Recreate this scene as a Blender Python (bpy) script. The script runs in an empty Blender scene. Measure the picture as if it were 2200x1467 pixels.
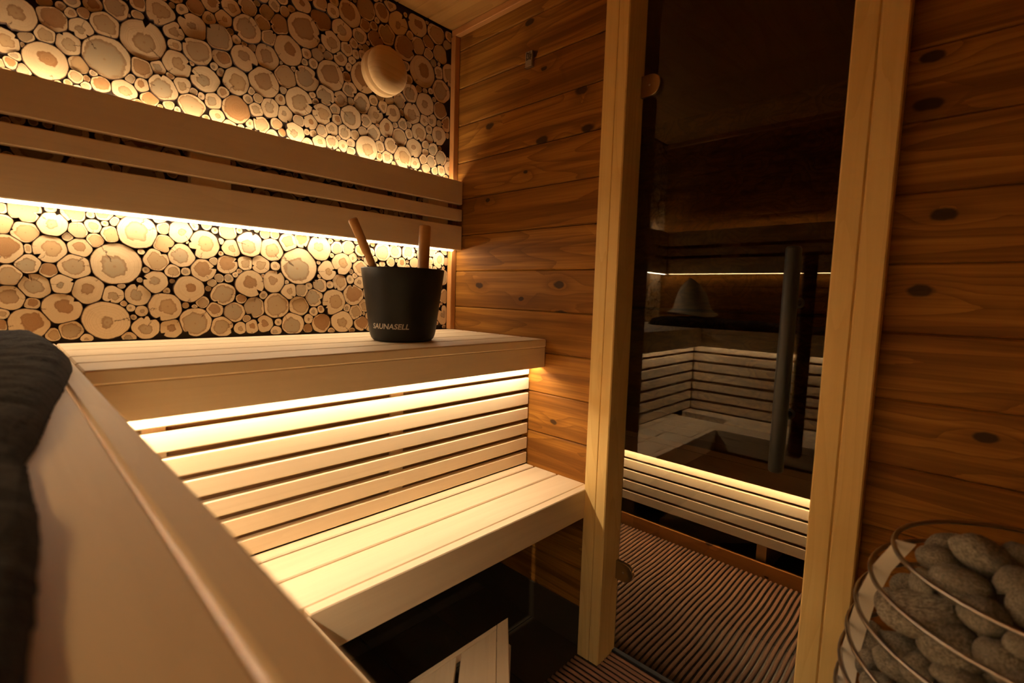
import bpy, bmesh, math, random
import numpy as np
from mathutils import Vector, Matrix, Euler, noise as mnoise

SC = bpy.context.scene
COL = SC.collection

# ------------------------------------------------------------------ camera, world, exposure
cam_d = bpy.data.cameras.new('camera')
cam = bpy.data.objects.new('camera', cam_d); COL.objects.link(cam)
cam_d.sensor_width = 36.0
cam_d.lens = 1052.69 / 2200 * 36.0
cam_d.clip_start = 0.02
cr = Vector((0.68984977, -0.72331624, 0.03034639)); cu = Vector((0.04731622, 0.08687572, 0.99509486)); cf = Vector((0.72240464, 0.68503009, -0.09415579))
cam.matrix_world = Matrix(((cr.x, cu.x, -cf.x, -1.2787), (cr.y, cu.y, -cf.y, -1.55878), (cr.z, cu.z, -cf.z, 1.13336), (0, 0, 0, 1)))
cam_d.dof.use_dof = True
cam_d.dof.focus_distance = 1.75
cam_d.dof.aperture_fstop = 3.4
SC.camera = cam
w = bpy.data.worlds.new('world'); SC.world = w; w.use_nodes = True
w.node_tree.nodes['Background'].inputs[0].default_value = (0.02, 0.015, 0.01, 1)
w.node_tree.nodes['Background'].inputs[1].default_value = 0.02
SC.view_settings.view_transform = 'Standard'; SC.view_settings.look = 'None'
SC.view_settings.gamma = 1.0; SC.view_settings.use_curve_mapping = False
SC.view_settings.exposure = 1.03
SC.cycles.diffuse_bounces = 8; SC.cycles.max_bounces = 16; SC.cycles.transparent_max_bounces = 16
SC.cycles.caustics_reflective = False; SC.cycles.caustics_refractive = False
SC.cycles.sample_clamp_indirect = 4.0

LED_COL = (1.0, 0.79, 0.535)
LED_SIDE_COL = (1.0, 0.66, 0.30)
LED_WALL_UP, LED_WALL_DOWN, LED_BENCH, LED_LOBBY = 24.0, 28.0, 51.0, 36.0
LED_SIDE, LED_SIDE_BENCH = 13.0, 36.0

# measured layout (metres): log wall y=0, door wall x=0, duckboard z=0
ZU, ZL = 0.9885, 0.5385          # seat heights
DU, DL = 0.508, 0.7185           # seat fronts from the log wall
XB, XL = -1.188, -0.91           # seat fronts of the side branch
XW = -1.70                       # left wall
YF = -2.12                       # front wall
HC = 2.136                       # ceiling
GX = 0.0493                      # door glass

# ------------------------------------------------------------------ node helper
class NT:
    def __init__(s, name):
        s.m = bpy.data.materials.new(name); s.m.use_nodes = True
        s.t = s.m.node_tree; s.t.nodes.clear()
        s.out = s.t.nodes.new('ShaderNodeOutputMaterial')
    def n(s, typ, props=None, **ins):
        nd = s.t.nodes.new(typ)
        for k, v in (props or {}).items(): setattr(nd, k, v)
        for k, v in ins.items():
            key = int(k[1:]) if k[0] == '_' and k[1:].isdigit() else k.replace('_', ' ')
            s.put(nd.inputs[key], v)
        return nd
    def put(s, sock, v):
        if isinstance(v, bpy.types.NodeSocket): s.t.links.new(v, sock)
        elif isinstance(v, bpy.types.Node): s.t.links.new(v.outputs[0], sock)
        else: sock.default_value = v
    def math(s, op, a, b=0.0, c=0.0, clamp=False):
        return s.n('ShaderNodeMath', {'operation': op, 'use_clamp': clamp}, _0=a, _1=b, _2=c).outputs[0]
    def vmath(s, op, a, b=(0, 0, 0)):
        nd = s.n('ShaderNodeVectorMath', {'operation': op}, _0=a, _1=b)
        return nd.outputs['Value'] if op in ('LENGTH', 'DOT_PRODUCT', 'DISTANCE') else nd.outputs[0]
    def mix(s, f, a, b, mode='MIX'):
        nd = s.t.nodes.new('ShaderNodeMix'); nd.data_type = 'RGBA'; nd.blend_type = mode
        s.put(nd.inputs[0], f); s.put(nd.inputs[6], a); s.put(nd.inputs[7], b)
        return nd.outputs[2]
    def ramp(s, f, a, b):
        return s.n('ShaderNodeMapRange', {'interpolation_type': 'SMOOTHSTEP'}, Value=f, From_Min=a, From_Max=b).outputs[0]
    def noise(s, v, scale, detail=2.0, rough=0.5):
        return s.n('ShaderNodeTexNoise', None, Vector=v, Scale=scale, Detail=detail, Roughness=rough).outputs[0]
    def bsdf(s, **k):
        b = s.n('ShaderNodeBsdfPrincipled', None, **k)
        s.t.links.new(b.outputs[0], s.out.inputs[0]); return s.m
    def bump(s, h, strength, dist):
        return s.n('ShaderNodeBump', None, Strength=strength, Distance=dist, Height=h).outputs[0]

def c4(c): return (c[0], c[1], c[2], 1.0)

def wood(name, light, dark, line, lines=0.35, knots=0.0, knot_col=(.03, .014, .006), rough=0.55, vary=0.25, joints=0.0, streak=0.5, bump=0.15, freq=9.0, spec=.35, fine_amt=.16):
    """board wood: object coordinates, grain along local x, face in local x-z"""
    N = NT(name)
    oc = N.n('ShaderNodeTexCoord').outputs['Object']
    rnd = N.n('ShaderNodeObjectInfo').outputs['Random']
    off = N.n('ShaderNodeCombineXYZ', None, X=N.math('MULTIPLY', rnd, 37.0), Y=N.math('MULTIPLY', rnd, 11.3), Z=N.math('MULTIPLY', rnd, 23.7)).outputs[0]
    p = N.vmath('ADD', oc, off)
    # knots
    kfac = None; bend = 0.0
    if knots > 0:
        sk = N.n('ShaderNodeSeparateXYZ', None, Vector=p)
        kv = N.n('ShaderNodeCombineXYZ', None, X=N.math('MULTIPLY', sk.outputs[0], 4.6), Y=N.math('MULTIPLY', sk.outputs[2], 8.6), Z=0.0).outputs[0]
        vor = N.n('ShaderNodeTexVoronoi', {'voronoi_dimensions': '2D', 'feature': 'F1'}, Vector=kv, Scale=1.0)
        wob = N.noise(N.vmath('MULTIPLY', p, (30, 30, 30)), 1.0, 2.0)
        d = N.math('ADD', vor.outputs['Distance'], N.math('MULTIPLY', N.math('SUBTRACT', wob, 0.5), 0.11))
        sep = N.n('ShaderNodeSeparateColor', None, Color=vor.outputs['Color'])
        gate = N.math('LESS_THAN', sep.outputs[0], knots)
        size = N.math('MULTIPLY_ADD', sep.outputs[1], 0.085, 0.03)
        core = N.ramp(d, N.math('MULTIPLY', size, 1.25), N.math('MULTIPLY', size, 0.75))
        kfac = N.math('MULTIPLY', core, gate)
        halo = N.math('MULTIPLY', N.ramp(d, N.math('MULTIPLY', size, 4.0), size), gate)
        bend = N.math('MULTIPLY', N.ramp(d, 0.45, 0.0), gate)
    # flat-sawn figure: contour lines of a stretched smooth field
    fld = N.noise(N.vmath('MULTIPLY', p, (0.75, 5.0, 8.0)), 1.0, 1.5, 0.4)
    fine = N.noise(N.vmath('MULTIPLY', p, (3.0, 90.0, 160.0)), 1.0, 3.0, 0.6)
    arg = N.math('MULTIPLY', fld, freq)
    if knots > 0: arg = N.math('ADD', arg, N.math('MULTIPLY', bend, 1.1))
    arg = N.math('ADD', arg, N.math('MULTIPLY', fine, 0.12))
    saw = N.math('FRACT', arg)
    ring = N.math('POWER', saw, 3.0)
    strk = N.noise(N.vmath('MULTIPLY', p, (0.9, 6.0, 22.0)), 1.0, 4.0, 0.6)
    base = N.mix(N.math('MULTIPLY', N.ramp(strk, 0.40, 0.66), streak), c4(light), c4(dark))
    base = N.mix(N.math('MULTIPLY', ring, lines), base, c4(line))
    base = N.mix(N.math('MULTIPLY', N.ramp(fine, 0.35, 0.75), fine_amt), base, c4(line))
    if joints > 0:
        sx = N.n('ShaderNodeSeparateXYZ', None, Vector=oc).outputs[0]
        cell = N.n('ShaderNodeTexWhiteNoise', {'noise_dimensions': '2D'}, Vector=N.n('ShaderNodeCombineXYZ', None, X=N.math('FLOOR', N.math('MULTIPLY', N.math('ADD', sx, rnd), 2.6)), Y=rnd).outputs[0]).outputs[0]
        base = N.mix(N.math('MULTIPLY', cell, joints), base, c4(dark))
    base = N.mix(N.math('MULTIPLY', N.math('FRACT', N.math('MULTIPLY', rnd, 7.31)), vary), base, c4(dark))
    if knots > 0:
        base = N.mix(N.math('MULTIPLY', halo, 0.35), base, c4(dark))
        base = N.mix(N.math('MULTIPLY', kfac, 0.9), base, c4(knot_col))
    nrm = N.bump(N.math('ADD', fine, N.math('MULTIPLY', ring, 0.5)), bump, 0.0006)
    return N.bsdf(Base_Color=base, Roughness=rough, Normal=nrm, Specular_IOR_Level=spec)

def plain(name, col, rough=0.5, metal=0.0, noise=0.0, nscale=40.0, bump=0.0, spec=0.5):
    N = NT(name)
    oc = N.n('ShaderNodeTexCoord').outputs['Object']
    nz = N.noise(oc, nscale, 3.0)
    c = N.mix(N.math('MULTIPLY', nz, noise), c4(col), c4(tuple(x * 0.4 for x in col)))
    k = dict(Base_Color=c, Roughness=rough, Metallic=metal, Specular_IOR_Level=spec)
    if bump: k['Normal'] = N.bump(nz, bump, 0.002)
    return N.bsdf(**k)

def emit(name, col, strength):
    N = NT(name)
    e = N.n('ShaderNodeEmission', None, Color=c4(col), Strength=strength)
    N.t.links.new(e.outputs[0], N.out.inputs[0]); return N.m

M = {}
M['pine'] = wood('heat treated pine', (.40, .180, .028), (.155, .058, .009), (.115, .042, .007), lines=.62, knots=.38, vary=.45, streak=.9, rough=.62, freq=11, spec=.16, fine_amt=.42)
M['pine_ceiling'] = wood('pine ceiling', (.48, .25, .065), (.30, .135, .03), (.20, .085, .018), lines=.4, knots=.3, vary=.25)
M['pine_trim'] = wood('pine trim', (.52, .25, .08), (.40, .17, .05), (.30, .12, .03), lines=.25, knots=0, vary=.15)
M['aspen'] = wood('pale aspen', (.80, .66, .46), (.70, .55, .36), (.60, .45, .28), lines=.18, knots=0, vary=.35, streak=.35, rough=.5, bump=.06, freq=7)
M['spruce'] = wood('spruce frame', (.86, .645, .27), (.76, .50, .165), (.60, .36, .11), lines=.3, knots=.09, knot_col=(.2, .09, .03), vary=.2, joints=.35, streak=.35, freq=14)
M['orange_board'] = wood('varnished board', (.55, .25, .055), (.40, .16, .03), (.3, .11, .02), lines=.3, knots=.2, vary=.1, rough=.4)
M['mat_wood'] = wood('mat slat wood', (.46, .26, .17), (.30, .16, .10), (.22, .11, .06), lines=.2, knots=0, vary=.5, rough=.6)
M['backing'] = plain('dark backing', (.050, .027, .013), .85, noise=.5)
M['panel_back'] = plain('brown panel behind slats', (.34, .19, .08), .7, noise=.4)
M['tile'] = plain('dark floor tile', (.060, .045, .028), .28, noise=.5, nscale=9, spec=.5)
M['grout'] = plain('tile joint', (.018, .013, .009), .8)
M['black_metal'] = plain('black powder coated metal', (.009, .0092, .0085), .45, noise=.2, nscale=300, spec=.3)
M['handle_metal'] = plain('dark grey metal tube', (.028, .028, .026), .45, .4)
M['steel'] = plain('brushed steel', (.62, .58, .54), .34, 1.0, noise=.1, nscale=120)
M['wire'] = plain('steel wire', (.40, .37, .35), .3, 1.0)
M['plate_steel'] = plain('pale galvanised plate', (.82, .78, .70), .5, .0, noise=.1)
M['warm_reflect_metal'] = plain('bronze hinge', (.42, .30, .16), .3, .9)  # brassy tint of the reflected room is put into the metal colour
M['turned'] = wood('turned light wood', (.66, .46, .23), (.56, .36, .16), (.45, .27, .11), lines=.35, knots=0, vary=.05, rough=.5, freq=22)
M['bamboo'] = wood('bamboo', (.52, .28, .10), (.42, .20, .06), (.34, .15, .04), lines=.15, knots=0, vary=.1, rough=.38, bump=.03)
M['print'] = plain('pale grey print', (.50, .46, .40), .6)
M['sensor'] = plain('sensor grey', (.34, .29, .22), .4, .4, noise=.3, nscale=200)
M['sensor_dark'] = plain('sensor slot', (.05, .03, .02), .6)
M['felt'] = plain('grey felt', (.66, .60, .46), .95, noise=.35, nscale=120, bump=.2, spec=.1)
M['core'] = plain('near black steel', (.012, .011, .010), .7)  # plain near-black for heater core, heater base and threshold
M['led_up'] = emit('led wall up', LED_COL, LED_WALL_UP)
M['led_down'] = emit('led wall down', LED_COL, LED_WALL_DOWN)
M['led_bench'] = emit('led bench', LED_COL, LED_BENCH)
M['led_side'] = emit('led side wall', LED_SIDE_COL, LED_SIDE)
M['led_side_bench'] = emit('led side bench', LED_COL, LED_SIDE_BENCH)
M['led_lobby'] = emit('led lobby', LED_COL, LED_LOBBY)

def mat_towel():
    N = NT('dark grey terry')
    oc = N.n('ShaderNodeTexCoord').outputs['Object']
    a = N.noise(oc, 420.0, 2.0); b = N.noise(N.vmath('MULTIPLY', oc, (20, 90, 20)), 1.0, 4.0)
    f = N.math('ADD', N.math('MULTIPLY', a, .6), N.math('MULTIPLY', b, .4))
    c = N.mix(N.ramp(f, .3, .7), c4((.005, .0046, .005)), c4((.032, .0275, .0265)))
    return N.bsdf(Base_Color=c, Roughness=1.0, Normal=N.bump(f, .8, .004), Specular_IOR_Level=.1, Sheen_Weight=.1, Sheen_Roughness=.5)
M['towel'] = mat_towel()

def mat_stone():
    N = NT('grey sauna stone')
    oc = N.n('ShaderNodeTexCoord').outputs['Object']
    rnd = N.n('ShaderNodeObjectInfo').outputs['Random']
    p = N.vmath('ADD', oc, N.n('ShaderNodeCombineXYZ', None, X=N.math('MULTIPLY', rnd, 9.0), Y=rnd, Z=rnd).outputs[0])
    sp = N.noise(p, 9.0, 4.0, .75); lg = N.noise(p, 1.6, 4.0, .6)
    pit = N.n('ShaderNodeTexVoronoi', None, Vector=p, Scale=8.0).outputs[0]
    c = N.mix(N.ramp(sp, .35, .68), c4((.14, .13, .112)), c4((.50, .465, .40)))
    c = N.mix(N.math('MULTIPLY', N.ramp(lg, .35, .7), .5), c, c4((.19, .175, .15)))
    c = N.mix(N.math('MULTIPLY', rnd, .3), c, c4((.10, .09, .075)))
    c = N.mix(N.math('MULTIPLY', N.ramp(pit, .22, .05), .45), c, c4((.04, .035, .03)))
    h = N.math('ADD', N.math('MULTIPLY', sp, .5), N.math('MULTIPLY', lg, 1.2))
    return N.bsdf(Base_Color=c, Roughness=.88, Normal=N.bump(h, .55, .05), Specular_IOR_Level=.25)
M['stone'] = mat_stone()

def mat_slice():
    N = NT('log end grain')
    uv = N.n('ShaderNodeUVMap', {'uv_map': 'slice'}).outputs[0]
    rnd = N.math('FRACT', N.math('ADD', N.n('ShaderNodeObjectInfo').outputs['Random'], N.n('ShaderNodeAttribute', {'attribute_name': 'tone'}).outputs['Fac']))
    r2 = N.math('FRACT', N.math('MULTIPLY', rnd, 17.17)); r3 = N.math('FRACT', N.math('MULTIPLY', rnd, 5.71)); r4 = N.math('FRACT', N.math('MULTIPLY', rnd, 29.3))
    ctr = N.n('ShaderNodeCombineXYZ', None, X=N.math('MULTIPLY_ADD', r2, .3, -.15), Y=N.math('MULTIPLY_ADD', r3, .3, -.15), Z=0.0).outputs[0]
    r = N.vmath('LENGTH', uv); rc = N.vmath('LENGTH', N.vmath('SUBTRACT', uv, ctr))
    seed = N.n('ShaderNodeCombineXYZ', None, X=0.0, Y=0.0, Z=N.math('MULTIPLY', rnd, 60.0)).outputs[0]
    q = N.vmath('ADD', uv, seed)
    lo = N.noise(q, 1.6, 3.0, .55); hi = N.noise(q, 7.0, 3.0, .6)
    edge = N.math('ADD', rc, N.math('ADD', N.math('MULTIPLY_ADD', lo, .55, -.275), N.math('MULTIPLY_ADD', hi, .14, -.07)))
    th = N.math('MULTIPLY_ADD', r4, .66, .30)
    heart = N.ramp(edge, N.math('ADD', th, .03), N.math('SUBTRACT', th, .03))
    rim = N.math('MULTIPLY', heart, N.ramp(edge, N.math('SUBTRACT', th, .16), th))
    rings = N.noise(N.n('ShaderNodeCombineXYZ', None, X=N.math('ADD', N.math('MULTIPLY', rc, 26.0), N.math('MULTIPLY', lo, 5.0)), Y=N.math('MULTIPLY', rnd, 50.0), Z=0.0).outputs[0], 1.0, 2.0)
    sap = N.mix(r3, c4((.66, .485, .285)), c4((.58, .41, .225)))
    grey = N.mix(r2, c4((.34, .265, .165)), c4((.44, .275, .125)))
    grey = N.mix(N.ramp(r3, .62, .9), grey, c4((.30, .145, .05)))
    c = N.mix(N.math('MULTIPLY', heart, .95), sap, grey)
    c = N.mix(N.math('MULTIPLY', rim, .65), c, c4((.24, .115, .042)))
    c = N.mix(N.math('MULTIPLY', N.ramp(rings, .42, .72), .34), c, c4((.42, .26, .12)))
    pith = N.ramp(rc, .09, .02)
    c = N.mix(N.math('MULTIPLY', pith, .5), c, c4((.30, .15, .06)))
    ang = N.math('ARCTAN2', N.n('ShaderNodeSeparateXYZ', None, Vector=N.vmath('SUBTRACT', uv, ctr)).outputs[1], N.n('ShaderNodeSeparateXYZ', None, Vector=N.vmath('SUBTRACT', uv, ctr)).outputs[0])
    rad = N.noise(N.n('ShaderNodeCombineXYZ', None, X=N.math('MULTIPLY', ang, 9.0), Y=N.math('MULTIPLY', rc, .8), Z=N.math('MULTIPLY', rnd, 40.0)).outputs[0], 1.0, 2.0)
    c = N.mix(N.math('MULTIPLY', N.ramp(rad, .5, .75), .14), c, c4((.40, .25, .12)))
    def crack(a0, r0, wdt):
        dl = N.math('ABSOLUTE', N.math('SUBTRACT', N.math('FRACT', N.math('ADD', N.math('MULTIPLY', N.math('ADD', ang, N.math('MULTIPLY_ADD', hi, .5, -.25)), 1 / 6.28319), a0)), .5))
        return N.math('MULTIPLY', N.ramp(N.math('MULTIPLY', dl, rc), wdt, N.math('MULTIPLY', wdt, .4) if not isinstance(wdt, float) else wdt * .4), N.ramp(rc, r0, N.math('ADD', r0, .12)))
    ck = N.math('MULTIPLY', crack(r2, N.math('MULTIPLY_ADD', r3, .7, .15), .006), N.math('LESS_THAN', r4, .62))
    ck2 = N.math('MULTIPLY', crack(N.math('FRACT', N.math('MULTIPLY', r3, 3.3)), N.math('MULTIPLY_ADD', r2, .5, .35), .0045), N.math('GREATER_THAN', r4, .35))
    c = N.mix(N.math('MULTIPLY', N.math('MAXIMUM', ck, ck2), .8), c, c4((.07, .034, .014)))
    bark = N.ramp(N.math('ADD', r, N.math('MULTIPLY_ADD', hi, .06, -.03)), .950, .985)
    c = N.mix(bark, c, c4((.13, .066, .030)))
    h = N.math('ADD', rings, N.math('MULTIPLY', hi, .6))
    return N.bsdf(Base_Color=c, Roughness=.72, Normal=N.bump(h, .25, .0012), Specular_IOR_Level=.25)
M['slice'] = mat_slice()
M['bark'] = plain('bark', (.055, .026, .012), .9, noise=.5, nscale=90)

def mat_glass():
    N = NT('tinted door glass')
    bf = N.n('ShaderNodeNewGeometry').outputs['Backfacing']
    fr = N.n('ShaderNodeFresnel', None, IOR=N.math('MULTIPLY_ADD', bf, 1 / 1.52 - 1.52, 1.52)).outputs[0]
    tr = N.n('ShaderNodeBsdfTransparent', None, Color=c4((.66, .62, .55)))
    gl = N.n('ShaderNodeBsdfGlossy', None, Color=c4((1, 1, 1)), Roughness=0.0)
    mx = N.n('ShaderNodeMixShader', None, _0=fr, _1=tr.outputs[0], _2=gl.outputs[0])
    N.t.links.new(mx.outputs[0], N.out.inputs[0]); return N.m
M['glass'] = mat_glass()

# ------------------------------------------------------------------ geometry helpers
def link(name, mesh, mat=None, parent=None, label=None):
    o = bpy.data.objects.new(name, mesh); COL.objects.link(o)
    if mat is not None and len(mesh.materials) == 0: mesh.materials.append(M[mat])
    if parent is not None: o.parent = parent
    if label: o['label'] = label
    return o
def tag(o, label, cat, group=None, kind=None):
    o['label'] = label; o['category'] = cat
    if group: o['group'] = group
    if kind: o['kind'] = kind
    return o
def structure(o, label=None):
    o['kind'] = 'structure'
    if label: o['label'] = label
    return o
def empty(name, loc=(0, 0, 0)):
    o = bpy.data.objects.new(name, None); COL.objects.link(o); o.location = loc; o.empty_display_size = .05; return o
def bm_mesh(bm, name, smooth=False):
    me = bpy.data.meshes.new(name); bm.to_mesh(me); bm.free()
    if smooth:
        for p in me.polygons: p.use_smooth = True
    return me
def add_box(bm, lo, hi, bevel=0.0):
    vs = [bm.verts.new((x, y, z)) for x in (lo[0], hi[0]) for y in (lo[1], hi[1]) for z in (lo[2], hi[2])]
    for f in ((0, 1, 3, 2), (4, 6, 7, 5), (0, 4, 5, 1), (2, 3, 7, 6), (0, 2, 6, 4), (1, 5, 7, 3)): bm.faces.new([vs[i] for i in f])
_boards = {}
def board_mesh(L, W, T, bev, mat):
    key = (round(L, 4), round(W, 4), round(T, 4), bev, mat)
    if key not in _boards:
        bm = bmesh.new(); add_box(bm, (-L / 2, -T / 2, -W / 2), (L / 2, T / 2, W / 2))
        bmesh.ops.recalc_face_normals(bm, faces=bm.faces)
        if bev: bmesh.ops.bevel(bm, geom=list(bm.edges), offset=bev, segments=1, affect='EDGES', profile=.5)
        me = bm_mesh(bm, 'board'); me.materials.append(M[mat]); _boards[key] = me
    return _boards[key]
AX = {'x': Vector((1, 0, 0)), 'y': Vector((0, 1, 0)), 'z': Vector((0, 0, 1)), '-x': Vector((-1, 0, 0)), '-y': Vector((0, -1, 0)), '-z': Vector((0, 0, -1))}
def frame(loc, ax_l, ax_t):
    X = AX[ax_l] if isinstance(ax_l, str) else Vector(ax_l).normalized()
    Y = AX[ax_t] if isinstance(ax_t, str) else Vector(ax_t).normalized()
    Z = X.cross(Y)
    return Matrix(((X.x, Y.x, Z.x, loc[0]), (X.y, Y.y, Z.y, loc[1]), (X.z, Y.z, Z.z, loc[2]), (0, 0, 0, 1)))
def board(name, lo, hi, ax_l, ax_t, mat, parent=None, bev=.0015, label=None):
    """box between two world corners; local x = length axis, local y = face normal"""
    lo, hi = Vector([min(a, b) for a, b in zip(lo, hi)]), Vector([max(a, b) for a, b in zip(lo, hi)])
    s = hi - lo; i = 'xyz'.index(ax_l[-1]); j = 'xyz'.index(ax_t[-1]); k = 3 - i - j
    o = link(name, board_mesh(s[i], s[k], s[j], bev, mat), None, None, label)
    mw = frame((lo + hi) / 2, ax_l, ax_t)
    if parent is not None:
        o.parent = parent; o.matrix_local = Matrix.Translation(-parent.location) @ mw
    else: o.matrix_world = mw
    return o
def box_obj(name, boxes, mat, parent=None, org=(0, 0, 0)):
    bm = bmesh.new(); O = Vector(org)
    for lo, hi in boxes: add_box(bm, Vector(lo) - O, Vector(hi) - O)
    bmesh.ops.recalc_face_normals(bm, faces=bm.faces)
    o = link(name, bm_mesh(bm, name), mat, parent); o.location = O - (parent.location if parent else Vector())
    return o
def lathe(prof, n=40, cap=True):
    bm = bmesh.new(); rows = []
    for r, z in prof:
        if r < 1e-6: rows.append([bm.verts.new((0, 0, z))])
        else: rows.append([bm.verts.new((r * math.cos(2 * math.pi * i / n), r * math.sin(2 * math.pi * i / n), z)) for i in range(n)])
    for a, b in zip(rows, rows[1:]):
        for i in range(n):
            j = (i + 1) % n
            if len(a) == 1 and len(b) == 1: continue
            if len(a) == 1: bm.faces.new((a[0], b[j], b[i]))
            elif len(b) == 1: bm.faces.new((a[i], a[j], b[0]))
            else: bm.faces.new((a[i], a[j], b[j], b[i]))
    bmesh.ops.recalc_face_normals(bm, faces=bm.faces)
    return bm
def tube(points, radii, n=10, closed=False):
    bm = bmesh.new(); pts = [Vector(p) for p in points]; m = len(pts); rows = []
    if not hasattr(radii, '__len__'): radii = [radii] * m
    prev = None
    for i, p in enumerate(pts):
        a = pts[(i - 1) % m] if (closed or i > 0) else p; b = pts[(i + 1) % m] if (closed or i < m - 1) else p
        t = (b - a).normalized()
        u = prev - t * prev.dot(t) if prev is not None else t.orthogonal()
        u.normalize(); prev = u; v = t.cross(u)
        rows.append([bm.verts.new(p + (u * math.cos(2 * math.pi * k / n) + v * math.sin(2 * math.pi * k / n)) * radii[i]) for k in range(n)])
    rng = range(m) if closed else range(m - 1)
    for i in rng:
        a, b = rows[i], rows[(i + 1) % m]
        sh = 0
        if closed and i == m - 1:
            sh = min(range(n), key=lambda s: (a[0].co - b[s].co).length)
        for k in range(n): bm.faces.new((a[k], a[(k + 1) % n], b[(k + 1 + sh) % n], b[(k + sh) % n]))
    if not closed:
        bm.faces.new(rows[0][::-1]); bm.faces.new(rows[-1])
    bmesh.ops.recalc_face_normals(bm, faces=bm.faces)
    return bm
def led(name, lo, hi, mat, parent):
    o = box_obj(name, [(lo, hi)], mat, parent); o['label'] = 'glowing warm white LED strip'; return o

# ------------------------------------------------------------------ room shell
rnd = random.Random(5)
wall_back = box_obj('wall_back', [((XW - .03, .012, -.02), (.03, .05, HC + .02))], 'backing'); structure(wall_back, 'wall clad with round log slices')
wall_right = box_obj('wall_right', [((.017, -.76, -.02), (.045, .012, HC + .02)), ((.017, YF, -.02), (.045, -1.36, HC + .02)), ((.017, -1.36, 2.118), (.045, -.76, HC + .02))], 'backing'); structure(wall_right, 'plank wall with the glass door')
wall_left = box_obj('wall_left', [((XW - .05, YF, -.02), (XW - .018, .012, HC + .02))], 'backing'); structure(wall_left, 'plank wall behind the side bench')
wall_front = box_obj('wall_front', [((XW - .05, YF - .05, -.02), (.045, YF - .018, HC + .02))], 'backing'); structure(wall_front, 'plank wall behind the heater')
ceiling = box_obj('ceiling', [((XW - .05, YF - .05, HC + .016), (.05, .05, HC + .04))], 'backing'); structure(ceiling, 'pine board ceiling')
floor = box_obj('floor', [((XW - .05, YF - .05, -.06), (.06, .05, -.0205))], 'grout'); structure(floor, 'dark tiled floor')
P = .14
zs = [.101 + P * k for k in range(-1, 16)]
def planks(par, fn):
    for a in zs:
        lo, hi = max(a, -.012), min(a + P, HC)
        if hi - lo > .02: fn(lo + .0006, hi - .0006)
planks(wall_right, lambda a, b: (board('plank', (0, -.755, a), (.016, .010, b), 'y', '-x', 'pine', wall_right, .0036), board('plank', (0, YF, a), (.016, -1.37, b), 'y', '-x', 'pine', wall_right, .0036)))
planks(wall_left, lambda a, b: board('plank', (XW - .016, YF, a), (XW, .010, b), 'y', 'x', 'pine', wall_left, .0036))
planks(wall_front, lambda a, b: board('plank', (XW, YF - .016, a), (.0, YF, b), 'x', 'y', 'pine', wall_front, .0028))
for k in range(13):
    x1 = -.003 - k * .1305
    board('ceiling_board', (max(x1 - .1295, XW - .01), YF, HC), (x1, .004, HC + .014), 'y', '-z', 'pine_ceiling', ceiling, .0025)
for i in range(7):
    for j in range(9):
        x1, y1 = -.001 - i * .25, .008 - j * .25
        x0, y0 = max(x1 - .2465, XW), max(y1 - .2465, YF)
        if x1 - x0 > .03 and y1 - y0 > .03: board('tile', (x0, y0, -.0195), (x1, y1, -.0125), 'x', 'z', 'tile', floor, .001)
structure(board('trim_1', (-.026, -.026, ZU + .001), (-.0005, -.0005, HC - .027), 'z', '-y', 'pine_trim', None, .002), 'corner batten between log wall and plank wall')
structure(board('trim_2', (-.024, YF + .002, HC - .026), (-.0005, -.001, HC - .0005), 'y', '-x', 'pine_trim', None, .002), 'ceiling batten above the plank wall')
structure(board('trim_3', (XW + .0005, YF + .002, HC - .026), (XW + .024, -.001, HC - .0005), 'y', 'x', 'pine_trim', None, .002), 'ceiling batten above the left plank wall')
structure(board('baseboard_right', (-.008, -.714, -.0124), (-.0005, -.001, .12), 'y', '-x', 'tile', None, .001), 'dark skirting along the plank wall')

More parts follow.
